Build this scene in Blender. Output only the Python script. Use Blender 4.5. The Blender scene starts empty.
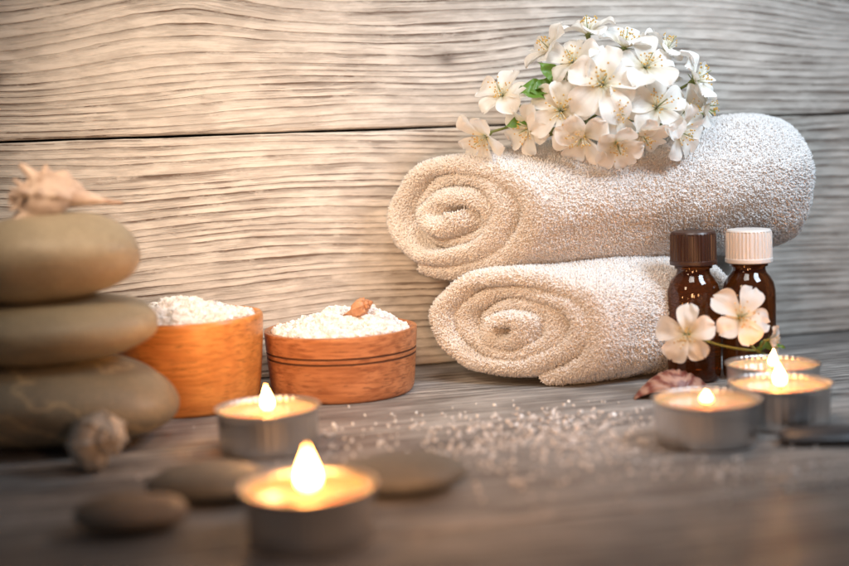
import bpy, math, random
import numpy as np
from mathutils import Vector, Matrix, Euler, noise as mnoise
random.seed(7); rng=np.random.default_rng(7)
sc=bpy.context.scene
COL=sc.collection
pi=math.pi

# ------------------------------------------------------------ helpers
def mesh_obj(name, verts, faces, mats=(), mat_idx=None, smooth=True, loc=(0,0,0), parent=None, sharp=None):
    me=bpy.data.meshes.new(name)
    me.from_pydata([tuple(map(float,v)) for v in verts],[],[tuple(int(i) for i in f) for f in faces])
    for m in mats: me.materials.append(m)
    if mat_idx is not None: me.polygons.foreach_set('material_index',list(mat_idx))
    me.polygons.foreach_set('use_smooth',[smooth]*len(me.polygons))
    me.update()
    if sharp: me.set_sharp_from_angle(angle=math.radians(sharp))
    ob=bpy.data.objects.new(name,me); COL.objects.link(ob); ob.location=loc
    if parent: ob.parent=parent
    return ob
def tag(o,label,cat,group=None):
    o["label"]=label; o["category"]=cat
    if group: o["group"]=group
    return o
def empty(name,loc,label,cat,group=None):
    e=bpy.data.objects.new(name,None); e.empty_display_size=.1; COL.objects.link(e); e.location=loc
    return tag(e,label,cat,group)
def lathe(prof,n=64,mod=None):
    V=[];F=[]
    for (r,z) in prof:
        for i in range(n):
            a=2*pi*i/n; rr=r*(mod(a,z) if mod else 1)
            V.append((rr*math.cos(a),rr*math.sin(a),z))
    for j in range(len(prof)-1):
        for i in range(n):
            k=(i+1)%n
            F.append((j*n+i,j*n+k,(j+1)*n+k,(j+1)*n+i))
    return V,F
def tube(pts,rad,n=6):
    V=[];F=[]
    pts=[Vector(p) for p in pts]
    for j,p in enumerate(pts):
        t=(pts[min(j+1,len(pts)-1)]-pts[max(j-1,0)]).normalized()
        a=t.cross(Vector((.3,.2,.93))).normalized(); b=t.cross(a)
        r=rad[j] if hasattr(rad,'__len__') else rad
        for i in range(n):
            an=2*pi*i/n; V.append(p+r*(a*math.cos(an)+b*math.sin(an)))
    for j in range(len(pts)-1):
        for i in range(n):
            k=(i+1)%n; F.append((j*n+i,j*n+k,(j+1)*n+k,(j+1)*n+i))
    F.append(tuple(range(n))[::-1]); F.append(tuple((len(pts)-1)*n+i for i in range(n)))
    return V,F
class Acc:
    def __init__(s): s.V=[];s.F=[];s.M=[]
    def add(s,V,F,m=0):
        o=len(s.V); s.V+= [tuple(v) for v in V]; s.F+=[tuple(o+i for i in f) for f in F]; s.M+=[m]*len(F)

# ------------------------------------------------------------ node helpers
class NT:
    def __init__(s,name):
        s.mat=bpy.data.materials.new(name); s.mat.use_nodes=True
        s.nt=s.mat.node_tree; s.N=s.nt.nodes; s.L=s.nt.links
        s.bsdf=s.N['Principled BSDF']; s.out=s.N['Material Output']
        s.tc=s.N.new('ShaderNodeTexCoord'); s.co=s.tc.outputs['Object']
    def setin(s,sock,v):
        if isinstance(v,bpy.types.NodeSocket): s.L.new(v,sock)
        elif v is not None: sock.default_value=v
    def m(s,op,a,b=None,c=None,clamp=False):
        n=s.N.new('ShaderNodeMath'); n.operation=op; n.use_clamp=clamp
        s.setin(n.inputs[0],a); s.setin(n.inputs[1],b); s.setin(n.inputs[2],c)
        return n.outputs[0]
    def xyz(s,v=None):
        n=s.N.new('ShaderNodeSeparateXYZ'); s.L.new(v or s.co,n.inputs[0]); return n.outputs
    def comb(s,x,y,z):
        n=s.N.new('ShaderNodeCombineXYZ')
        for i,v in enumerate((x,y,z)): s.setin(n.inputs[i],v)
        return n.outputs[0]
    def noise(s,vec,scale,detail=2,rough=.5,dist=0):
        n=s.N.new('ShaderNodeTexNoise'); s.setin(n.inputs['Vector'],vec)
        n.inputs['Scale'].default_value=scale; n.inputs['Detail'].default_value=detail
        n.inputs['Roughness'].default_value=rough; n.inputs['Distortion'].default_value=dist
        return n.outputs['Fac']
    def mix(s,f,a,b,bt='MIX'):
        n=s.N.new('ShaderNodeMix'); n.data_type='RGBA'; n.blend_type=bt
        s.setin(n.inputs[0],f)
        for i,v in ((6,a),(7,b)):
            if isinstance(v,tuple) and len(v)==3: v=v+(1,)
            s.setin(n.inputs[i],v)
        return n.outputs[2]
    def ramp(s,f,stops):
        n=s.N.new('ShaderNodeValToRGB'); cr=n.color_ramp
        while len(cr.elements)<len(stops): cr.elements.new(.5)
        for e,(p,c) in zip(cr.elements,stops):
            e.position=p; e.color=c+(1,) if len(c)==3 else c
        s.L.new(f,n.inputs[0]); return n.outputs[0]
    def bump(s,h,strength=.3,dist=.01):
        n=s.N.new('ShaderNodeBump'); n.inputs['Strength'].default_value=strength
        n.inputs['Distance'].default_value=dist; s.L.new(h,n.inputs['Height'])
        s.L.new(n.outputs[0],s.bsdf.inputs['Normal']); return n.outputs[0]
    def set(s,**k):
        for a,v in k.items():
            key=a.replace('_',' ')
            if isinstance(v,tuple) and len(v)==3: v=v+(1,)
            s.setin(s.bsdf.inputs[key],v)
        return s
def smoothstep(s,x,lo,hi):
    n=s.N.new('ShaderNodeMapRange'); n.interpolation_type='SMOOTHSTEP'
    s.setin(n.inputs[0],x); n.inputs[1].default_value=lo; n.inputs[2].default_value=hi
    return n.outputs[0]

def weathered_wood(name,vaxis,pw,v0,light,grey,dark,ring,wave,knots,rough,bs,grain=1.0,blotw=.0,paint=0.):
    s=NT(name); X=s.xyz(); u=X[0]; v=X[vaxis]
    pid=s.m('FLOOR',s.m('DIVIDE',s.m('SUBTRACT',v,v0),pw))
    uo=s.m('MULTIPLY_ADD',pid,13.7,u)
    n1=s.noise(s.comb(s.m('MULTIPLY',uo,.28),s.m('MULTIPLY',v,.8),pid),1.5,1,.4)
    h=s.m('MULTIPLY_ADD',n1,wave,v)
    n2=s.noise(s.comb(s.m('MULTIPLY',uo,2.2),s.m('MULTIPLY',v,9.0),0.),1.3,2)
    h=s.m('MULTIPLY_ADD',n2,.018,h)
    n3=s.noise(s.comb(s.m('MULTIPLY',uo,9.),s.m('MULTIPLY',v,24.0),0.),1.,2)
    h=s.m('MULTIPLY_ADD',n3,.006,h)
    kd=None
    for (ku,kv,amp,sg) in knots:
        d2=s.m('ADD',s.m('POWER',s.m('ABSOLUTE',s.m('DIVIDE',s.m('SUBTRACT',u,ku),2.4)),2.),s.m('POWER',s.m('ABSOLUTE',s.m('SUBTRACT',v,kv)),2.))
        g=s.m('EXPONENT',s.m('MULTIPLY',d2,-1/(sg*sg)))
        h=s.m('MULTIPLY_ADD',g,amp,h)
        d3=s.m('ADD',s.m('POWER',s.m('ABSOLUTE',s.m('DIVIDE',s.m('SUBTRACT',u,ku),1.4)),2.),s.m('POWER',s.m('ABSOLUTE',s.m('SUBTRACT',v,kv)),2.))
        c=s.m('EXPONENT',s.m('MULTIPLY',d3,-1/(.0014)))
        kd=c if kd is None else s.m('ADD',kd,c)
    q=s.m('MULTIPLY',h,1/ring)
    irr=s.noise(s.comb(0.,s.m('MULTIPLY',h,7.),pid),1.,2)
    q=s.m('MULTIPLY_ADD',irr,2.6,q)
    fr=s.m('FRACT',q)
    rg=s.m('MULTIPLY',s.m('POWER',fr,3.5),smoothstep(s,fr,1.0,.90))
    fib=s.noise(s.comb(s.m('MULTIPLY',uo,3.5),s.m('MULTIPLY',h,150.),pid),1.,5,.7)
    fib2=s.noise(s.comb(s.m('MULTIPLY',uo,1.1),s.m('MULTIPLY',h,60.),pid),1.,3,.6)
    patch=s.noise(s.comb(s.m('MULTIPLY',uo,1.0),s.m('MULTIPLY',v,2.6),pid),1.6,4,.6)
    pt=smoothstep(s,patch,.38,.62)
    blot=s.noise(s.comb(s.m('MULTIPLY',uo,2.),s.m('MULTIPLY',v,7.),pid),2.2,4,.65)
    f=s.m('MULTIPLY',rg,s.m('MULTIPLY_ADD',pt,.9*grain,.65*grain))
    ff=s.m('ADD',s.m('MULTIPLY',s.m('SUBTRACT',fib,.51),2.1),s.m('MULTIPLY',s.m('SUBTRACT',fib2,.51),.9))
    ff=s.m('MULTIPLY',ff,s.m('MULTIPLY_ADD',pt,.7,.45))
    f=s.m('ADD',f,ff)
    crack=smoothstep(s,fib,.65,.71)
    f=s.m('ADD',f,s.m('MULTIPLY',crack,.45),clamp=True)
    if paint>0:
        pn=s.noise(s.comb(s.m('MULTIPLY',uo,6.),s.m('MULTIPLY',v,20.),pid),1.4,6,.75)
        f=s.m('MULTIPLY',f,s.m('SUBTRACT',1.,s.m('MULTIPLY',smoothstep(s,pn,.50,.60),paint)))
    base=s.mix(smoothstep(s,blot,.38,.62),light,grey)
    if blotw>0:
        b2=s.noise(s.comb(s.m('MULTIPLY',uo,.8),s.m('MULTIPLY',v,4.),pid),1.5,3,.6)
        base=s.mix(s.m('MULTIPLY',smoothstep(s,b2,.4,.62),blotw),base,dark)
    col=s.mix(f,base,dark)
    if kd is not None:
        col=s.mix(s.m('MULTIPLY',s.m('MINIMUM',kd,1.),.7),col,tuple(c*.55 for c in dark))
    s.set(Base_Color=col,Roughness=rough)
    s.bsdf.inputs['Specular IOR Level'].default_value=.3
    hh=s.m('SUBTRACT',1.,f)
    s.bump(hh,bs,.010)
    return s.mat

WANG=math.radians(14.5)
WALL_O=(0,6.36,0)
M_wall=weathered_wood('whitewashed_wall_wood',2,1.25,-.08,(.68,.635,.58),(.52,.48,.435),(.14,.095,.07),.040,.26,
    [(-1.10,1.86,-.10,.22),(2.55,1.76,.10,.20),(-1.95,1.45,.09,.24),(.15,1.50,.06,.2),(-1.35,.72,.09,.24)][:4],.62,.6,1.0,0,.5)
M_table=weathered_wood('grey_tabletop_wood',1,1.3,0,(.50,.475,.45),(.33,.31,.295),(.095,.084,.078),.06,.3,
    [(-.6,-1.9,.10,.4),(1.4,-1.2,-.10,.3),(.9,-2.6,.10,.4)],.36,.6,1.0,.5,.4)
s=NT('shadow_gap'); s.set(Base_Color=(.02,.016,.012),Roughness=.9); M_gap=s.mat

def box(acc,x0,x1,y0,y1,z0,z1,m=0):
    V=[(x0,y0,z0),(x1,y0,z0),(x1,y1,z0),(x0,y1,z0),(x0,y0,z1),(x1,y0,z1),(x1,y1,z1),(x0,y1,z1)]
    F=[(0,3,2,1),(4,5,6,7),(0,1,5,4),(1,2,6,5),(2,3,7,6),(3,0,4,7)]
    acc.add(V,F,m)
def extr(acc,prof,x0,x1,m=0,seed=0,wob=0.):
    n=len(prof); NS=140 if wob else 1; V=[]
    for i in range(NS+1):
        x=x0+(x1-x0)*i/NS
        for j,(y,z) in enumerate(prof):
            k=wob*mnoise.noise(Vector((x*2.1,seed+(j<n/2)*9.,0)))+wob*.5*mnoise.noise(Vector((x*9,seed+(j<n/2)*9.,4)))
            V.append((x,y,z+k) if wob>0 else (x,y,z))
    F=[(s_*n+i,s_*n+(i+1)%n,(s_+1)*n+(i+1)%n,(s_+1)*n+i) for s_ in range(NS) for i in range(n)]
    F+=[tuple(range(n))[::-1],tuple(NS*n+i for i in range(n))]
    acc.add(V,F,m)
a=Acc(); b=.014
for q,(z0,z1) in enumerate(((.006,1.168),(1.179,2.443),(2.457,3.6))):
    extr(a,[(.2,z0),(b,z0),(b*.3,z0+b*.4),(0,z0+b*1.4),(0,z1-b*1.4),(b*.3,z1-b*.4),(b,z1),(.2,z1)],-7,7,0,q*5.,.004)
box(a,-7,7,.21,.3,.003,3.6,1)
wall=mesh_obj('plank_wall',a.V,a.F,[M_wall,M_gap],a.M,False,WALL_O); wall.rotation_euler[2]=WANG
tag(wall,"whitewashed weathered wooden plank wall with knots and brown grain","wall")
a=Acc()
for k in range(8):
    y1=.3 if k==0 else -1.3*k-.005
    y0=-1.3*(k+1)+.005
    extr(a,[(y1,-.2),(y1,-b),(y1-b*.4,-b*.3),(y1-b*1.4,0),(y0+b*1.4,0),(y0+b*.4,-b*.3),(y0,-b),(y0,-.2)],-8,8)
box(a,-8,8,-10.4,.3,-.26,-.21,1)
tab=mesh_obj('tabletop',a.V,a.F,[M_table,M_gap],a.M,False,WALL_O); tab.rotation_euler[2]=WANG
tab["kind"]="structure"; tab["label"]="grey weathered wooden plank tabletop"

# ------------------------------------------------------------ towels
s=NT('terry_cloth')
n=s.noise(s.co,9,3); s.set(Base_Color=s.mix(n,(.94,.92,.90),(.97,.96,.96)),Roughness=1.)
s.bsdf.inputs['Specular IOR Level'].default_value=.05
s.bsdf.inputs['Sheen Weight'].default_value=.3
tr=s.N.new('ShaderNodeBsdfTranslucent'); tr.inputs[0].default_value=(.96,.93,.89,1); mx=s.N.new('ShaderNodeMixShader'); mx.inputs[0].default_value=.25
s.L.new(s.bsdf.outputs[0],mx.inputs[1]); s.L.new(tr.outputs[0],mx.inputs[2]); s.L.new(mx.outputs[0],s.out.inputs[0])
M_towel=s.mat

def towel(name,p0,p1,zc0,zc1,a0,b0,a1,b1,turns,beta,endang,ntuft,label,seed,floor=None,sag=0.):
    r=np.random.default_rng(seed)
    P0=Vector((p0[0],p0[1],zc0)); P1=Vector((p1[0],p1[1],zc1))
    D=(P1-P0); L=D.length; d=D.normalized(); nn=Vector((-d.y,d.x,0)).normalized(); up=d.cross(nn)*1.0
    if up.z<0: up=-up
    NTH=int(60*turns); NL=26; NC=9
    tb=math.tan(beta)
    rows=[]
    dr=1/(turns+.15)
    th=dr*.72
    for i in range(NTH+1):
        t=i/NTH; ang=endang-(1-t)*turns*2*pi
        rc=.09+ (1-.09-th/2)*(t**.95)
        wob=1+(.16*(1-t)+.05)*mnoise.noise(Vector((math.cos(ang)*1.3,math.sin(ang)*1.3,seed+t*2.5)))*1.3
        tt=th*(1+.30*mnoise.noise(Vector((t*turns*3.,seed,3.3))))
        row=[]
        x0=.07*mnoise.noise(Vector((t*turns*1.5,seed*1.3,0)))+.06*mnoise.noise(Vector((t*turns*4.,seed*1.9,2)))*.5+.05*(1-rc)*math.sin(t*8+seed)
        x1=L+.035*mnoise.noise(Vector((t*turns*1.7,seed*2.3,5)))-.05*rc**3+.02
        pts=[]
        rad=tt/2*a0*1.15
        for k in range(NC):
            q=pi*k/(NC-1); pts.append((x0+rad*(1-math.sin(q)),-math.cos(q)))
        for k in range(1,NL): pts.append((x0+rad+(x1-x0-2*rad)*k/NL,1))
        for k in range(NC):
            q=pi*k/(NC-1); pts.append((x1-rad*(1-math.sin(q)),math.cos(q)))
        for k in range(1,NL): pts.append((x1-rad-(x1-x0-2*rad)*k/NL,-1))
        for (x,o) in pts:
            f=min(max(x/L,0),1); a_=a0+(a1-a0)*f; b_=b0+(b1-b0)*f
            endround=1
            if x>L*.8: endround=1-.30*((x-L*.8)/(L*.22))**2.5
            if x<.10: endround=1-.05*((.10-x)/.1)**2
            rr=(rc*wob+o*tt/2)*endround
            rr*=1+.045*mnoise.noise(Vector((math.cos(ang)*1.2,math.sin(ang)*1.2,x*2.2+seed)))+.035*mnoise.noise(Vector((math.cos(ang)*3.2,math.sin(ang)*3.2,x*5+seed)))
            q=rr*a_*math.cos(ang); w=rr*b_*math.sin(ang)
            xx=x-q*tb*max(0,1-x/(L*.6))
            p=P0+d*xx+nn*q+up*w
            p.z-=sag*math.sin(pi*f)**2
            if floor is not None and p.z<floor+.03:
                e=floor+.03-p.z; p.z=floor+.03-.03*(1-math.exp(-e/.03))
            row.append(p)
        rows.append(row)
    NP=len(rows[0])
    V=[tuple(p) for row in rows for p in row]; F=[]
    for i in range(NTH):
        for j in range(NP):
            k=(j+1)%NP
            F.append((i*NP+j,i*NP+k,(i+1)*NP+k,(i+1)*NP+j))
    F.append(tuple(range(NP))); F.append(tuple(NTH*NP+j for j in range(NP))[::-1])
    Va=np.array(V); Q=np.array(F[:-2])
    A,B,C,Dd=[Va[Q[:,i]] for i in range(4)]
    nr=np.cross(C-A,Dd-B); ar=np.linalg.norm(nr,axis=1); nr/=np.maximum(ar,1e-9)[:,None]
    idx=np.arange(len(Q)); ti=idx//NP; tj=idx%NP
    outer=(ti>NTH*(1-1.05/turns))&(tj>=NC-1)&(tj<NC+NL+NC)
    endl=(tj<NC+2)|(tj>=NP-3)
    wt=ar*np.where(outer,1.,np.where(endl,1.6,0.02))
    cen=(A+B+C+Dd)/4
    ax=np.array(P0)[None,:]+np.outer((cen-np.array(P0))@np.array(d),np.array(d))
    sgn=np.sign(np.mean(np.sum((cen-ax)*nr,1)[outer]))
    nr*=sgn
    if sgn<0: F=[f[::-1] for f in F]
    pk=r.choice(len(Q),ntuft,p=wt/wt.sum())
    u=r.random((ntuft,1)); v=r.random((ntuft,1))
    pos=(A[pk]*(1-u)+B[pk]*u)*(1-v)+(Dd[pk]*(1-u)+C[pk]*u)*v
    N=nr[pk]
    rv=r.normal(size=(ntuft,3)); t1=np.cross(N,rv); t1/=np.linalg.norm(t1,axis=1)[:,None]+1e-9; t2=np.cross(N,t1)
    w=.0045*(.7+.7*r.random((ntuft,1))); hgt=.0135*(.4+1.1*r.random((ntuft,1)))
    lean=(t1*r.normal(size=(ntuft,1))+t2*r.normal(size=(ntuft,1)))*.006
    base=pos-N*.003
    v0=base+t1*w; v1=base-.5*t1*w+.87*t2*w; v2=base-.5*t1*w-.87*t2*w; v3=pos+N*hgt+lean
    m0=pos+N*hgt*.6+t1*w*.9+lean*.5; m1=pos+N*hgt*.6+(-.5*t1+.87*t2)*w*.9+lean*.5; m2=pos+N*hgt*.6+(-.5*t1-.87*t2)*w*.9+lean*.5
    TV=np.stack([v0,v1,v2,m0,m1,m2,v3],1).reshape(-1,3)
    if floor is not None: TV[:,2]=np.maximum(TV[:,2],floor+.001)
    o=len(V)+7*np.arange(ntuft)[:,None]
    tf=[]
    for q in ((0,1,4,3),(1,2,5,4),(2,0,3,5)): tf.append(o+np.array(q)[None,:])
    t3=[o+np.array(q)[None,:] for q in ((3,4,6),(4,5,6),(5,3,6))]
    allV=np.concatenate([Va,TV]); org=np.array([(P0.x+P1.x)/2,(P0.y+P1.y)/2,floor if floor is not None else zc0-b0])
    Fl=F+np.concatenate(tf).tolist()+np.concatenate(t3).tolist()
    ob=mesh_obj(name,allV-org,Fl,[M_towel],None,True,tuple(org))
    tag(ob,label,"towel")
    return ob
towel('rolled_towel',(.36,5.79),(1.36,6.23),.270,.28,.37,.288,.32,.285,3.6,math.radians(41),math.radians(-108),105000,
      "white terry towel rolled into a spiral, lying on the tabletop",11,floor=0.0)
towel('rolled_towel',(.13,6.00),(1.81,6.41),.765,.885,.345,.30,.33,.365,3.4,math.radians(42),math.radians(-60),165000,
      "long white rolled terry towel resting on another towel under blossoms",23)

# ------------------------------------------------------------ stones
def stone_mat(name,c1,c2,c3,vein=.0,rough=.5):
    s=NT(name)
    big=s.noise(s.co,2.2,4,.55,.4); sp=s.noise(s.co,60,3,.6); sp2=s.noise(s.co,160,2,.5)
    col=s.mix(smoothstep(s,big,.35,.65),c1,c2)
    col=s.mix(s.m('MULTIPLY',smoothstep(s,sp,.50,.7),.7),col,c3)
    col=s.mix(s.m('MULTIPLY',smoothstep(s,sp2,.56,.72),.7),col,tuple(c*.3 for c in c3))
    if vein>0:
        X=s.xyz(); w=s.noise(s.co,3.4,4,.6)
        q=s.m('MULTIPLY_ADD',X[2],26.,s.m('MULTIPLY_ADD',X[0],7.,s.m('MULTIPLY',w,11.)))
        col=s.mix(s.m('MULTIPLY',s.m('POWER',s.m('SUBTRACT',1.,s.m('ABSOLUTE',s.m('SINE',q))),4.),vein),col,(.55,.42,.24))
    s.set(Base_Color=col,Roughness=rough); s.bump(s.m('MULTIPLY_ADD',sp,.5,s.m('MULTIPLY',big,1.5)),.25,.01)
    return s.mat
M_st1=stone_mat('beige_stone',(.40,.335,.235),(.32,.27,.19),(.46,.39,.28))
M_st2=stone_mat('olive_stone',(.33,.28,.19),(.26,.225,.16),(.38,.32,.22))
M_st3=stone_mat('veined_stone',(.25,.215,.15),(.185,.16,.115),(.3,.25,.17),.8)
M_st4=stone_mat('taupe_stone',(.24,.18,.13),(.18,.14,.105),(.27,.21,.16))
M_st5=stone_mat('grey_stone',(.21,.195,.165),(.155,.145,.125),(.26,.24,.2))
M_st6=stone_mat('dark_stone',(.035,.035,.04),(.05,.05,.055),(.08,.08,.08),0,.4)
def stone(name,loc,hw,hd,hh,mat,label,seed,tilt=(0,0,0),pw=2.3,group=None,noiseamp=.06):
    NU,NV=72,40; V=[];F=[]
    for j in range(NV+1):
        ph=-pi/2+pi*j/NV
        for i in range(NU):
            th=2*pi*i/NU
            c=math.cos(ph); sn=math.sin(ph)
            x=math.copysign(abs(math.cos(th))**(2/2.15),math.cos(th))*abs(c)**(2/pw)
            y=math.copysign(abs(math.sin(th))**(2/2.15),math.sin(th))*abs(c)**(2/pw)
            z=math.copysign(abs(sn)**1.0,sn)
            k=1+noiseamp*mnoise.noise(Vector((x*1.1+seed,y*1.1,z*.8)))*2+noiseamp*.35*mnoise.noise(Vector((x*3+seed,y*3,z*2)))
            V.append(Vector((x*hw*k,y*hd*k,z*hh*(1+(k-1)*.6))))
    R=Euler(tuple(math.radians(t) for t in tilt)).to_matrix()
    V=[R@v for v in V]
    zm=min(v.z for v in V); V=[(v.x,v.y,v.z-zm) for v in V]
    for j in range(NV):
        for i in range(NU):
            k=(i+1)%NU; F.append((j*NU+i,j*NU+k,(j+1)*NU+k,(j+1)*NU+i))
    ob=mesh_obj(name,V,F,[mat],None,True,loc)
    tag(ob,label,"stone",group); return ob
stone('stone',(-1.47,4.97,0),.50,.36,.168,M_st3,"large flat grey-brown stone with tan veins, base of stack",3,(0,1,0),2.6,"balanced stack of stones")
stone('stone',(-1.46,4.98,.318),.42,.32,.128,M_st2,"smooth oval olive-grey stone in the middle of the stack",8,(0,-2,5),2.3,"balanced stack of stones")
stone('stone',(-1.45,4.98,.545),.37,.30,.172,M_st1,"thick smooth beige-grey stone on top of the stack",15,(0,-3,-6),2.2,"balanced stack of stones")
stone('stone',(-.90,3.78,0),.17,.13,.052,M_st4,"small flat brownish pebble lying on the tabletop",21,(0,0,10),2.3,"flat pebbles on the tabletop")
stone('stone',(-.71,4.10,0),.20,.15,.055,M_st5,"flat grey pebble lying beside a tealight",27,(0,0,-8),2.3,"flat pebbles on the tabletop")
stone('stone',(-.10,4.10,0),.215,.16,.06,M_st5,"wide flat grey pebble lying behind a tealight",33,(0,0,6),2.3,"flat pebbles on the tabletop")
stone('stone',(1.42,4.555,0),.18,.095,.028,M_st6,"thin dark slate pebble beside the tealights",39,(0,0,4),2.3,"dark pebbles by the tealights")
stone('stone',(1.70,4.43,0),.16,.11,.033,M_st6,"thin dark slate pebble beside the tealights",44,(0,0,-12),2.3,"dark pebbles by the tealights")

# ------------------------------------------------------------ wooden bowls
def bowl_wood(name,c1,c2,c3,rough):
    s=NT(name); X=s.xyz()
    w=s.noise(s.comb(s.m('MULTIPLY',X[0],.8),s.m('MULTIPLY',X[1],3.),s.m('MULTIPLY',X[2],3.)),1.6,3)
    g=s.noise(s.comb(s.m('MULTIPLY',X[0],4.),s.m('MULTIPLY',X[1],22.),s.m('MULTIPLY',X[2],60.)),1.2,4,.6)
    r=s.m('MULTIPLY_ADD',s.m('SINE',s.m('MULTIPLY_ADD',w,38.,s.m('MULTIPLY',X[2],20.))),.5,.5)
    p=s.noise(s.comb(s.m('MULTIPLY',X[0],14.),s.m('MULTIPLY',X[1],14.),s.m('MULTIPLY',X[2],130.)),1.,3,.6)
    col=s.mix(r,c1,c2); col=s.mix(smoothstep(s,g,.42,.68),col,c3)
    col=s.mix(s.m('MULTIPLY',smoothstep(s,p,.56,.68),.6),col,tuple(c*.4 for c in c3))
    s.set(Base_Color=col,Roughness=rough); s.bump(s.m('SUBTRACT',1.,g),.25,.006)
    return s.mat
M_b1=bowl_wood('honey_wood',(.74,.31,.08),(.66,.25,.06),(.55,.20,.045),.33)
M_b2=bowl_wood('oak_wood',(.56,.235,.10),(.46,.18,.07),(.33,.115,.045),.42)
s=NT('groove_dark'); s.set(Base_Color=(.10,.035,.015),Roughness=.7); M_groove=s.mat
s=NT('bath_salt'); nn_=s.noise(s.co,30,3,.7)
s.set(Base_Color=s.mix(smoothstep(s,nn_,.35,.65),(.70,.68,.67),(.93,.93,.93)),Roughness=.25)
M_salt=s.mat
def crystals(acc,pts,smin,smax,R=random):
    for p in pts:
        s_=R.uniform(smin,smax)*(1.0 if R.random()<.9 else 1.4)
        m=Euler((R.uniform(0,6),R.uniform(0,6),R.uniform(0,6))).to_matrix()
        sx,sy,sz=s_,s_*R.uniform(.6,1),s_*R.uniform(.5,1)
        V=[]
        for x in (-1,1):
            for y in (-1,1):
                for z in (-1,1):
                    k=R.uniform(.75,1.1); V.append(Vector(p)+m@Vector((x*sx*k,y*sy*k,z*sz*k)))
        acc.add(V,[(0,1,3,2),(4,6,7,5),(0,4,5,1),(2,3,7,6),(0,2,6,4),(1,5,7,3)],0)
def salt(name,loc,R_,z0,hgt,cx,label,seed,n=4600):
    r=random.Random(seed); a=Acc(); NR,NA=26,72
    def H(x,y):
        q=math.hypot(x,y)/R_; 
        dx=x-cx[0]; dy=y-cx[1]; e=math.exp(-(dx*dx+dy*dy)/(R_*R_*.45))
        return z0+hgt*e*(1-q**4)+.030*mnoise.noise(Vector((x*9,y*9,seed)))+.022*mnoise.noise(Vector((x*26,y*26,seed)))
    V=[];F=[]
    for j in range(NR+1):
        for i in range(NA):
            q=R_*(j+.02)/NR; q=min(q,R_); an=2*pi*i/NA; x=q*math.cos(an); y=q*math.sin(an); V.append((x,y,H(x,y)-(.03 if j==NR else 0)))
    for j in range(NR):
        for i in range(NA):
            k=(i+1)%NA; F.append((j*NA+i,(j+1)*NA+i,(j+1)*NA+k,j*NA+k))
    a.add(V,F,0)
    P=[]
    for _ in range(n):
        q=R_*.96*math.sqrt(r.random()); an=r.uniform(0,2*pi); x=q*math.cos(an);y=q*math.sin(an); P.append((x,y,H(x,y)+.004))
    crystals(a,P,.004,.0125,r)
    ob=mesh_obj(name,a.V,a.F,[M_salt],None,False,loc); ob["kind"]="stuff"
    tag(ob,label,"bath salt"); return H
prof=[(0.0,0),(.27,0),(.285,.006),(.292,.018),(.303,.09),(.314,.2),(.322,.30),(.326,.375),(.325,.392),(.319,.400),(.305,.400),(.297,.392),(.293,.37),(.285,.2),(.26,.09),(.2,.06),(0,.06)]
V,F=lathe(prof,96); ob=mesh_obj('wooden_bowl',V,F,[M_b1],None,True,(-1.035,5.60,0),sharp=40)
tag(ob,"smooth honey-coloured wooden bowl filled with bath salt","bowl","wooden bowls of salt")
salt('bath_salt',(-1.035,5.60,0),.292,.385,.068,(-.05,.02),"heap of coarse white bath salt in the honey-coloured bowl",5)
def gr(z): return [(.0,z-.0045),(-.006,z-.0015),(-.006,z+.0015),(.0,z+.0045)]
def rout(z): return .320+.026*(z/.31)**.8
pr=[(0,0),(.297,0),(.312,.005),(.319,.016),(rout(.03),.03),(rout(.08),.08),(rout(.13),.13)]
for zc in (.176,.200):
    for dr_,z in gr(zc): pr.append((rout(z)+dr_,z))
pr+=[(rout(.24),.24),(rout(.27),.27),(rout(.28),.284),(.343,.291),(.327,.293),(.318,.285),(.314,.27),(.30,.12),(.27,.07),(0,.06)]
V,F=lathe(pr,96)
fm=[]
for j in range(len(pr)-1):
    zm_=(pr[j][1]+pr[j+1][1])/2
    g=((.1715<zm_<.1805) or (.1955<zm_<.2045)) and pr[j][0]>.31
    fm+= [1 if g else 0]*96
ob=mesh_obj('wooden_bowl',V,F,[M_b2,M_groove],fm,True,(-.385,5.80,0),sharp=40)
tag(ob,"low brown wooden bowl with two carved grooves, heaped with salt","bowl","wooden bowls of salt")
Hs=salt('bath_salt',(-.385,5.80,0),.314,.275,.088,(.04,.03),"heap of coarse white bath salt in the grooved bowl",9)
a=Acc(); r=random.Random(4); P=[]
for cx,cy,sx,sy,n in ((.35,4.70,.30,.22,320),(.55,4.95,.16,.14,220),(1.15,4.15,.25,.1,90),(.7,5.2,.4,.2,60),(-.1,4.9,.35,.2,80),(.2,4.4,.5,.3,150)):
    for _ in range(n):
        P.append((r.gauss(cx,sx),r.gauss(cy,sy),.004))
P=[p for p in P if all(math.hypot(p[0]-q[0],p[1]-q[1])>q[2] for q in ((-.385,5.8,.36),(-.1,4.1,.24),(1.005,4.62,.21),(1.338,4.85,.21),(-.598,4.74,.21),(1.06,5.42,.25),(1.42,5.26,.2))) and p[1]<5.45]
crystals(a,P,.003,.0072,r)
ob=mesh_obj('spilled_salt',a.V,a.F,[M_salt],None,False); ob["kind"]="stuff"; tag(ob,"loose white salt crystals scattered over the tabletop","bath salt")

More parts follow.
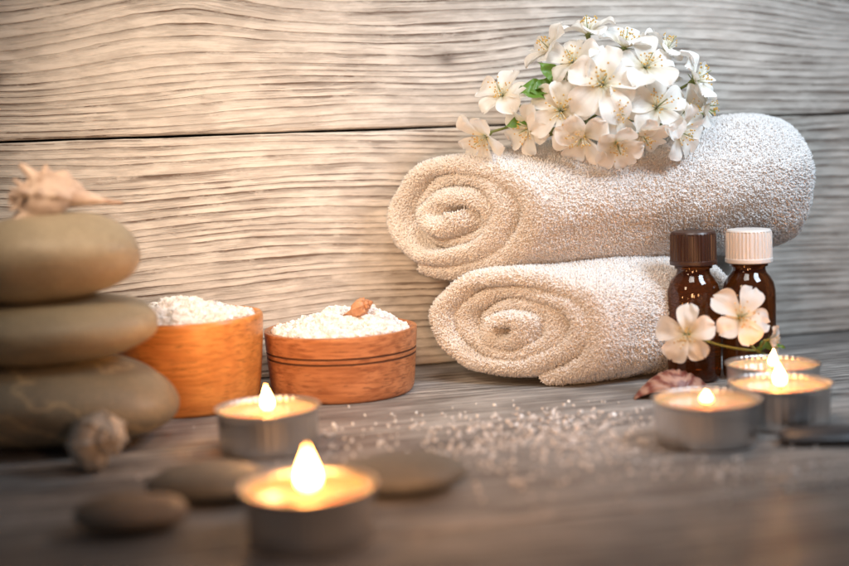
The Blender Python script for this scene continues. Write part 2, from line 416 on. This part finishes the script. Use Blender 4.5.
# ------------------------------------------------------------ tealights
s=NT('aluminium'); nz=s.noise(s.co,18,3); s.set(Base_Color=(.66,.65,.64),Metallic=1.,Roughness=.33)
X=s.xyz(); an=s.m('ARCTAN2',X[1],X[0]); s.bump(s.m('ADD',s.m('SINE',s.m('MULTIPLY',an,44.)),s.m('MULTIPLY',nz,1.5)),.18,.006); M_alu=s.mat
s=NT('candle_wax'); s.set(Base_Color=(.74,.45,.25),Roughness=.16); s.bsdf.inputs['Subsurface Weight'].default_value=.7
s.bsdf.inputs['Subsurface Radius'].default_value=(.14,.05,.015); s.bsdf.inputs['Subsurface Scale'].default_value=1.0; M_wax=s.mat
s=NT('wick_char'); s.set(Base_Color=(.02,.015,.01),Roughness=.9); M_wick=s.mat
s=NT('flame'); X=s.xyz()
c=s.ramp(s.m('DIVIDE',X[2],.13),[(0,(1,.22,.03)),(.35,(1,.45,.13)),(1,(1,.36,.08))])
e=s.N.new('ShaderNodeEmission'); s.L.new(c,e.inputs[0]); 
st=s.ramp(s.m('DIVIDE',X[2],.13),[(0,(.12,.12,.12)),(.3,(1,1,1)),(1,(.7,.7,.7))])
s.L.new(s.m('MULTIPLY',st,100.),e.inputs[1]); s.L.new(e.outputs[0],s.out.inputs[0]); M_flame=s.mat
cup=[(0,0),(.165,0),(.176,.003),(.181,.012),(.184,.05),(.186,.13),(.187,.150),(.192,.156),(.196,.160),(.1955,.163),(.190,.163),(.184,.157),(.182,.14),(.179,.02),(0,.015)]
wax=[(0,.128),(.05,.127),(.11,.128),(.155,.131),(.172,.137),(.1805,.146),(.1800,.03),(0,.02)]
def flame_prof(h,w):
    P=[]
    for i in range(25):
        t=i/24; r_=w*math.sin(pi*t**.62)**1.0*(1-.35*t)
        P.append((max(r_,.0004),h*t))
    return P
def tealight(loc,fh,fw,label,lean=(0,0),rot=0,glow=3.):
    e=empty('tealight_candle',loc,label,"candle","lit tealight candles"); e.rotation_euler[2]=rot
    V,F=lathe(cup,88); mesh_obj('cup',V,F,[M_alu],None,True,parent=e,sharp=50)
    V,F=lathe(wax,64); mesh_obj('wax',V,F,[M_wax],None,True,parent=e,sharp=60)
    V,F=tube([(0,0,.10),(0,0,.135),(.002,.001,.148),(.007,.002,.160)],.0045,8); mesh_obj('wick',V,F,[M_wick],None,True,parent=e)
    V,F=lathe(flame_prof(fh,fw),24)
    V=[(x+lean[0]*(z/fh)**2,y+lean[1]*(z/fh)**2,z) for x,y,z in V]
    f=mesh_obj('flame',V,F,[M_flame],None,True,loc=(0,0,.143),parent=e)
    if glow:
        l=bpy.data.lights.new('flame_glow','POINT'); l.energy=glow; l.color=(1,.50,.20); l.shadow_soft_size=.05
        o=bpy.data.objects.new('flame_glow',l); COL.objects.link(o); o.location=(loc[0],loc[1],.50)
    return e
tealight((-.352,3.63,0),.130,.034,"lit tealight in silver cup with a tall flame",glow=2.5)
tealight((-.598,4.74,0),.100,.026,"lit tealight in silver cup beside the bowls",(-.004,0),glow=5.5)
tealight((1.005,4.62,0),.045,.024,"lit tealight with a low flame beside two others",glow=2.)
tealight((1.338,4.86,0),.095,.026,"lit tealight touching neighbouring tealights",(-.008,0),glow=3.)
tealight((1.42,5.262,0),.075,.022,"lit tealight in front of the amber bottles",(.003,0),glow=0)

# ------------------------------------------------------------ bottles
s=NT('amber_glass'); s.set(Base_Color=(.17,.048,.010),Roughness=.05); s.bsdf.inputs['Transmission Weight'].default_value=.8
s.bsdf.inputs['IOR'].default_value=1.5; M_glass=s.mat
s=NT('brown_plastic'); s.set(Base_Color=(.045,.018,.012),Roughness=.35); M_cb=s.mat
s=NT('white_plastic'); s.set(Base_Color=(.74,.69,.65),Roughness=.4); M_cw=s.mat
def bottle(loc,capm,label,h=.66):
    e=empty('glass_bottle',loc,label,"bottle","essential oil bottles")
    pr=[(0,.006),(.09,.0),(.108,.004),(.116,.016),(.118,.05),(.118,.36),(.116,.40),(.108,.435),(.092,.462),(.078,.478),(.073,.492),(.073,.505),(.084,.508),(.084,.518),(.073,.520),(.073,.53),(0,.53)]
    V,F=lathe(pr,64); mesh_obj('glass_body',V,F,[M_glass],None,True,parent=e,sharp=50)
    z0=.524;z1=h
    def mod(a_,z): return 1+(.022*(1 if math.sin(a_*36)>0 else -1) if z0+.02<z<z1-.012 else 0)
    cp=[(0,z0+.002),(.09,z0+.002),(.103,z0),(.105,z0+.004),(.105,z0+.018),(.1005,z0+.0205),(.1005,z0+.024),(.0995,z1-.02),(.098,z1-.013),(.099,z1-.008),(.094,z1-.001),(.088,z1),(0,z1)]
    V,F=lathe(cp,216,mod); mesh_obj('cap',V,F,[capm],None,True,parent=e,sharp=25)
bottle((1.205,5.78,0),M_cb,"small amber glass bottle with ribbed brown cap",.672)
bottle((1.456,5.79,0),M_cw,"small amber glass bottle with ribbed white cap",.672)

# ------------------------------------------------------------ shells
def shell_mat(name,c1,c2,c3,sc_=6,rough=.45):
    s=NT(name); n1=s.noise(s.co,sc_,4,.6,.6); n2=s.noise(s.co,sc_*6,3)
    col=s.ramp(n1,[(.3,c1),(.52,c2),(.72,c3)]); col=s.mix(s.m('MULTIPLY',n2,.4),col,c1)
    s.set(Base_Color=col,Roughness=rough); s.bump(n2,.4,.008); return s.mat
M_sh1=shell_mat('murex_shell',(.66,.54,.46),(.48,.36,.29),(.24,.13,.08),11)
M_sh2=shell_mat('pale_shell',(.62,.57,.49),(.44,.39,.33),(.24,.19,.15),10)
M_sh3=shell_mat('orange_shell',(.62,.35,.20),(.45,.20,.09),(.28,.10,.05),16)
def whelk(name,loc,size,mat,label,rot,turns=4.2,T=1.75,spikes=7,spike=.6,canal=1.3,seed=1):
    a=Acc(); n=int(turns*112); NPH=48; V=[];F=[]
    k=.60
    for i in range(n+1):
        t=i/n; th=turns*2*pi*t; g=math.exp(k*(th-turns*2*pi)/(2*pi))
        R0=.40*g; r0=.46*g
        rib=max(0,math.cos(th*spikes/2))**16
        rib=max(rib,max(0,-math.cos(th*spikes/2))**16)
        for j in range(NPH):
            ph=2*pi*j/NPH
            def gs(c,w):
                d=(ph-c+pi)%(2*pi)-pi; return math.exp(-(d/w)**2)
            rr=r0*(1+.12*rib+spike*rib*gs(.85,.20)+spike*.45*rib*gs(.15,.16)+spike*.3*rib*gs(-.45,.16)+.025*math.sin(ph*20))
            rx=R0+rr*math.cos(ph)
            z=T*(1-g)+rr*math.sin(ph)*1.15
            if math.sin(ph)<-.1:
                z-=g*.55*(-math.sin(ph)-.1)*(1 if canal>0 else .2)
            V.append((rx*math.cos(th),rx*math.sin(th),z))
    for i in range(n):
        for j in range(NPH):
            q=(j+1)%NPH; F.append((i*NPH+j,i*NPH+q,(i+1)*NPH+q,(i+1)*NPH+j))
    F.append(tuple(n*NPH+j for j in range(NPH)))
    a.add(V,F)
    if canal>0:
        pts=[];rad=[]
        for i in range(14):
            t=i/13; pts.append((.25*(1-t)+.15*t*t,-.05+.10*t*t,-.35-canal*t)); rad.append(.36*(1-t)**1.8+.045)
        Vv,Ff=tube(pts,rad,14); a.add(Vv,Ff)
    Rm=Euler(tuple(math.radians(x) for x in rot)).to_matrix()
    W=[Rm@(Vector(v)*size) for v in a.V]
    cx=(max(w.x for w in W)+min(w.x for w in W))/2; cy=(max(w.y for w in W)+min(w.y for w in W))/2; zm=min(w.z for w in W)
    W=[(w.x-cx,w.y-cy,w.z-zm) for w in W]
    ob=mesh_obj(name,W,a.F,[mat],None,True,loc); tag(ob,label,"seashell"); return ob
whelk('seashell',(-1.36,4.97,.855),.140,M_sh1,"spiny pinkish murex shell resting on the stone stack",(0,-82,12),4.2,1.2,5,1.25,1.55)
whelk('seashell',(-1.175,4.50,0),.135,M_sh2,"pale worn seashell lying against the bottom stone",(80,20,40),3.8,1.2,7,.30,.25)
whelk('seashell',(-.30,5.74,Hs(.085,-.06)-.005),.058,M_sh3,"tiny orange-brown seashell on top of the bath salt",(0,70,-15),4.2,1.5,8,.4,.9)
s=NT('striped_scallop'); X=s.xyz()
rr=s.m('SQRT',s.m('ADD',s.m('POWER',s.m('ABSOLUTE',X[0]),2.),s.m('POWER',s.m('ABSOLUTE',X[1]),2.)))
nz=s.noise(s.co,22,3)
w=s.m('MULTIPLY_ADD',s.m('SINE',s.m('MULTIPLY_ADD',rr,150.,s.m('MULTIPLY',nz,9.))),.5,.5)
s.set(Base_Color=s.mix(w,(.16,.04,.028),(.42,.25,.19)),Roughness=.4); M_scal=s.mat
V=[];F=[];NA_,NR_=90,24
for j in range(NR_+1):
    t=j/NR_
    for i in range(NA_+1):
        an_=-1.15+2.3*i/NA_; rib=.5+.5*math.cos(an_*30)
        R_=.23*t*(1-.10*(an_/1.15)**4)
        zz=.085*math.sin(pi*min(1,t*.98+.02))**.75*math.cos(an_/1.15*1.45)**.6+.009*rib*t*math.sin(pi*min(t,.97))+.004
        V.append((R_*math.sin(an_)*1.0,R_*math.cos(an_)-.11,zz))
for j in range(NR_):
    for i in range(NA_):
        q=NA_+1; F.append((j*q+i,j*q+i+1,(j+1)*q+i+1,(j+1)*q+i))
ob=mesh_obj('seashell',V,F,[M_scal],None,True,(1.045,5.43,0)); ob.rotation_euler=(0,0,math.radians(10)); ob.scale=(.98,.85,1.25)
md=ob.modifiers.new('s','SOLIDIFY'); md.thickness=.006; md.offset=-1
tag(ob,"reddish-brown striped scallop shell lying before a bottle","seashell")

# ------------------------------------------------------------ blossoms
s=NT('petal_white'); X=s.xyz()
rad=s.m('SQRT',s.m('ADD',s.m('POWER',s.m('ABSOLUTE',X[0]),2.),s.m('POWER',s.m('ABSOLUTE',X[1]),2.)))
an=s.m('ARCTAN2',X[1],X[0])
nz=s.noise(s.co,14,3); vn=s.noise(s.comb(s.m('MULTIPLY',an,16.),s.m('MULTIPLY',rad,6.),0.),1.,3)
col=s.ramp(s.m('MULTIPLY',rad,6.),[(0,(.55,.56,.22)),(.16,(.80,.73,.56)),(.45,(.86,.84,.79)),(1,(.88,.87,.84))])
col=s.mix(s.m('MULTIPLY',smoothstep(s,vn,.5,.7),.16),col,(.70,.65,.56))
s.set(Base_Color=col,Roughness=.55); s.bump(s.m('ADD',nz,vn),.25,.006)
tr=s.N.new('ShaderNodeBsdfTranslucent'); s.L.new(col,tr.inputs[0]); mx=s.N.new('ShaderNodeMixShader'); mx.inputs[0].default_value=.33
s.L.new(s.bsdf.outputs[0],mx.inputs[1]); s.L.new(tr.outputs[0],mx.inputs[2]); s.L.new(mx.outputs[0],s.out.inputs[0]); M_petal=s.mat
s=NT('filament'); s.set(Base_Color=(.85,.84,.68),Roughness=.6); M_fil=s.mat
s=NT('anther'); s.set(Base_Color=(.62,.38,.08),Roughness=.7); M_ant=s.mat
s=NT('green_stem'); n_=s.noise(s.co,12,2); s.set(Base_Color=s.mix(n_,(.14,.19,.05),(.22,.25,.08)),Roughness=.5); M_stem=s.mat
s=NT('leaf_green'); n_=s.noise(s.co,9,3); s.set(Base_Color=s.mix(n_,(.08,.18,.02),(.16,.30,.05)),Roughness=.4)
tr=s.N.new('ShaderNodeBsdfTranslucent'); tr.inputs[0].default_value=(.2,.36,.05,1); mx=s.N.new('ShaderNodeMixShader'); mx.inputs[0].default_value=.3
s.L.new(s.bsdf.outputs[0],mx.inputs[1]); s.L.new(tr.outputs[0],mx.inputs[2]); s.L.new(mx.outputs[0],s.out.inputs[0]); M_leaf=s.mat
def flower_meshes(seed,openv):
    r=random.Random(seed); R=1.0; NU,NV=12,10; a=Acc()
    for p in range(5):
        phi=2*pi*p/5+r.uniform(-.12,.12); ln=R*r.uniform(.84,1.04); cup=openv+r.uniform(-.18,.2); tw=r.uniform(-.45,.45); Wd=.51*r.uniform(.88,1.1)
        V=[];F=[]; sd=r.uniform(0,50)
        for i in range(NU+1):
            u=i/NU
            w=Wd*max(.10,(u**.62)*(max(0,1-u**4.2))**.5*1.10) if u<1 else Wd*.20
            for j in range(NV+1):
                v=-1+2*j/NV
                x=.06+ln*u*(1-.075*math.exp(-(v/.25)**2)*u**4-.03*v*v*u)
                y=w*v
                z=cup*(u**1.3)*.6+.20*u*(1-u)*1.4 +.20*w*v*v*1.5 -.18*u**4+ .09*mnoise.noise(Vector((u*3,v*1.8,sd)))+tw*y*u*.6
                z+=.03*math.sin(v*6+sd)*u*u
                z+=.025*(p%2)
                c_,s_=math.cos(phi),math.sin(phi)
                V.append((x*c_-y*s_,x*s_+y*c_,z))
        for i in range(NU):
            for j in range(NV):
                q=NV+1; F.append((i*q+j,(i+1)*q+j,(i+1)*q+j+1,i*q+j+1))
        a.add(V,F)
    st=Acc()
    for k in range(22):
        an_=r.uniform(0,2*pi); sp=r.uniform(.12,.62); L_=r.uniform(.38,.60)
        tip=Vector((math.cos(an_)*sp*L_*1.3,math.sin(an_)*sp*L_*1.3,L_*math.cos(sp)))
        mid=tip*.5+Vector((0,0,.03))
        Vv,Ff=tube([(0,0,0),mid,tip],[.012,.009,.007],4); st.add(Vv,Ff,0)
        q=.034
        oc=[tip+Vector(d)*q for d in ((1,0,0),(0,1,0),(-1,0,0),(0,-1,0),(0,0,1.2),(0,0,-1.2))]
        st.add(oc,[(0,1,4),(1,2,4),(2,3,4),(3,0,4),(1,0,5),(2,1,5),(3,2,5),(0,3,5)],1)
    Vv,Ff=tube([(0,0,0),(0,0,.62)],[.02,.012],5); st.add(Vv,Ff,2)
    ca=Acc()
    Vv,Ff=lathe([(.001,-.26),(.05,-.24),(.085,-.14),(.10,-.02),(.05,.02)],10); ca.add(Vv,Ff)
    for p in range(5):
        phi=2*pi*(p+.5)/5; c_,s_=math.cos(phi),math.sin(phi)
        V=[]
        for (x,y) in ((.06,-.07),(.06,.07),(.24,-.05),(.24,.05),(.36,0)):
            V.append((x*c_-y*s_,x*s_+y*c_,-.05+.0*x))
        ca.add(V,[(0,2,3,1),(2,4,3)])
    return a,st,ca
variants=[]
SC_=.15
for sd,op in ((1,.25),(2,.55),(3,.05),(4,.8),(5,.35),(6,.65),(7,.15)):
    a,st,ca=flower_meshes(sd,op); ms=[]
    for nm,ac,mats in (('petals',a,[M_petal]),('stamens',st,[M_fil,M_ant,M_stem]),('calyx',ca,[M_stem])):
        me=bpy.data.meshes.new(nm); me.from_pydata([tuple(c*SC_ for c in v) for v in ac.V],[],ac.F)
        for m in mats: me.materials.append(m)
        me.polygons.foreach_set('material_index',ac.M); me.polygons.foreach_set('use_smooth',[True]*len(ac.F)); me.update(); ms.append(me)
    variants.append(ms)
def blossom(parent,org,pos,facing,var,scale,spin):
    f=Vector(facing).normalized(); q=f.to_track_quat('Z','Y')@Euler((0,0,spin)).to_quaternion()
    ob=bpy.data.objects.new('blossom',variants[var][0]); COL.objects.link(ob); ob.parent=parent
    ob.location=Vector(pos)-Vector(org); ob.rotation_mode='QUATERNION'; ob.rotation_quaternion=q; ob.scale=(scale,)*3
    for k,nm in ((1,'stamens'),(2,'calyx')):
        c=bpy.data.objects.new(nm,variants[var][k]); COL.objects.link(c); c.parent=ob
    return Vector(pos)-f*.26*SC_*scale
def leaf(parent,org,base,dirv,nrm,L_,W_,name='leaf'):
    d=Vector(dirv).normalized(); n=Vector(nrm).normalized(); sd=d.cross(n).normalized(); n=sd.cross(d)
    V=[];F=[]; NU,NV=12,6
    for i in range(NU+1):
        u=i/NU; w=W_*math.sin(pi*min(.999,u**.85))**.9
        for j in range(NV+1):
            v=-1+2*j/NV
            V.append(Vector(base)-Vector(org)+d*(L_*u)+sd*(w*v*(1+.06*math.sin(u*60)))+n*(abs(v)*w*.35-.35*L_*u*u+.01*math.sin(u*16+v*2)))
    for i in range(NU):
        for j in range(NV):
            q=NV+1; F.append((i*q+j,(i+1)*q+j,(i+1)*q+j+1,i*q+j+1))
    return mesh_obj(name,V,F,[M_leaf],None,True,parent=parent)
def bez(p0,p1,p2,n=8):
    p0,p1,p2=map(Vector,(p0,p1,p2))
    return [(1-t)**2*p0+2*t*(1-t)*p1+t*t*p2 for t in [i/n for i in range(n+1)]]
org=Vector((.85,6.12,1.06))
sp=empty('blossom_sprig',org,"sprig of white cherry blossoms with green leaves on the towel","flowers")
FL=[
 (.385,5.98,1.305,(-.35,-.70,.65),0,.92),(.300,5.93,1.125,(-.65,-.6,-.45),5,.92),(.50,5.92,1.155,(-.6,-.6,-.25),1,.85),
 (.635,5.84,1.225,(-.25,-.95,.10),0,1.05),(.815,5.80,1.335,(.05,-.95,.30),2,1.20),(.725,5.82,1.11,(-.35,-.8,-.5),1,.9),
 (.875,5.80,1.075,(.10,-.75,-.65),3,.85),(1.065,5.86,1.225,(.30,-.85,.35),0,1.08),(1.165,5.90,1.115,(.65,-.6,-.3),5,.9),
 (1.27,6.02,1.345,(.75,-.45,.45),1,.95),(1.31,6.05,1.225,(.9,-.3,.05),6,.85),(.945,5.98,1.505,(.15,-.35,.95),3,.95),
 (.785,6.02,1.575,(-.1,-.2,1),1,.9),(.615,6.00,1.50,(-.7,-.3,.65),5,.88),(1.02,5.88,1.405,(.25,-.75,.65),4,1.05),
 (1.14,6.02,1.48,(.55,-.2,.85),4,.9),(.88,5.82,1.205,(.25,-.95,-.1),6,.95),(.70,5.90,1.44,(-.4,-.65,.65),4,.92),
 (.99,5.83,1.115,(.3,-.6,-.7),5,.85),(.72,6.15,1.36,(-.3,.5,.7),0,.9),(1.1,6.18,1.33,(.4,.5,.6),1,.95),
 (1.22,5.98,1.21,(.6,-.8,.0),4,.82),
]
stm=Acc()
hub1=Vector((.78,6.10,1.16)); hub2=Vector((1.02,6.10,1.16))
r=random.Random(3)
for x,y,z,f,v,sc2 in FL:
    pb=blossom(sp,org,(x,y,z),f,v,sc2,r.uniform(0,6.28))
    hub=hub1 if x<.9 else hub2
    fd=Vector(f).normalized()
    mid=(pb+hub)/2-fd*.08+Vector((0,0,.03))
    Vv,Ff=tube([p-org for p in bez(pb,mid,hub)],.0065,6); stm.add(Vv,Ff)
Vv,Ff=tube([p-org for p in bez((.60,6.12,1.13),(.9,6.16,1.19),(1.42,6.28,1.20),12)],[.02-.0007*i for i in range(13)],8); stm.add(Vv,Ff)
mesh_obj('stem',stm.V,stm.F,[M_stem],None,True,parent=sp)
for b_,d_,n2,L_,W_ in (((.66,5.94,1.31),(-.9,-.45,.42),(0,-.6,.8),.20,.05),((.62,5.92,1.29),(-.75,-.6,.30),(0,-.8,.6),.17,.05),((.66,5.93,1.34),(-.55,-.5,.6),(-.3,-.8,.5),.15,.045),
   ((.66,5.92,1.33),(-.8,-.5,.1),(.1,-.8,.6),.17,.05),((.92,6.0,1.22),(.2,-.9,.1),(0,-.3,.9),.16,.05),((.55,5.95,1.19),(-.9,-.4,.05),(0,-.7,.6),.16,.035)):
    leaf(sp,org,b_,d_,n2,L_,W_)
org2=Vector((1.28,5.58,0))
sp2=empty('blossom_sprig',org2,"small white blossoms on a thin stem before amber bottles","flowers")
stm=Acc(); hub=Vector((1.43,5.56,.16))
for x,y,z,f,v,sc2,spn in ((1.105,5.44,.262,(-.35,-.85,.15),6,.90,.4),(1.338,5.47,.322,(.15,-.9,.35),0,.94,1.1),(1.47,5.50,.215,(.8,-.4,.0),3,.5,2.0)):
    pb=blossom(sp2,org2,(x,y,z),f,v,sc2,spn)
    Vv,Ff=tube([p-org2 for p in bez(pb,(pb+hub)/2+Vector((0,.03,-.03)),hub)],.0065,6); stm.add(Vv,Ff)
Vv,Ff=tube([p-org2 for p in bez(hub,(1.52,5.58,.12),(1.60,5.60,.006))],.008,6); stm.add(Vv,Ff)
mesh_obj('stem',stm.V,stm.F,[M_stem],None,True,parent=sp2)
leaf(sp2,org2,(1.43,5.55,.17),(.6,-.4,.3),(0,-.5,.8),.11,.03)

# ------------------------------------------------------------ lights
def area(name,loc,target,size,power,color,sy=None,spread=180):
    l=bpy.data.lights.new(name,'AREA'); l.energy=power; l.color=color; l.size=size
    if sy: l.shape='RECTANGLE'; l.size_y=sy
    l.spread=math.radians(spread)
    o=bpy.data.objects.new(name,l); COL.objects.link(o); o.location=loc
    o.rotation_euler=(Vector(target)-Vector(loc)).to_track_quat('-Z','Y').to_euler(); return o
area('warm_lamp',(-1.4,3.7,2.2),(-.6,6.2,.78),.6,16,(1,.74,.50),spread=72)
area('window_light',(3.0,4.2,3.2),(1.0,6.2,.9),1.3,40,(.74,.87,1.0),spread=90)
area('soft_top_light',(.3,4.3,4.0),(.5,6.1,.6),1.4,14,(1,.93,.86),spread=75)
area('warm_front_fill',(.1,2.4,.9),(.0,6.0,.40),.5,8,(1,.50,.23),spread=75)  # added low warm fill from the front; no candle stands here
w=bpy.data.worlds.new("World"); sc.world=w; w.use_nodes=True
w.node_tree.nodes['Background'].inputs[0].default_value=(.60,.62,.68,1); w.node_tree.nodes['Background'].inputs[1].default_value=.125

# ------------------------------------------------------------ camera
cd=bpy.data.cameras.new('camera'); cam=bpy.data.objects.new('camera',cd); COL.objects.link(cam)
cd.sensor_width=36; cd.lens=55.1; cd.clip_start=.05; cd.clip_end=200
cam.matrix_world=Matrix.Translation((0,0,1.15))@Matrix.Rotation(math.radians(90-6.6),4,'X')@Matrix.Rotation(math.radians(-2.0),4,'Z')
cd.dof.use_dof=True; cd.dof.focus_distance=5.95; cd.dof.aperture_fstop=.44
sc.camera=cam
sc.view_settings.view_transform='Standard'; sc.view_settings.look='None'; sc.view_settings.exposure=0
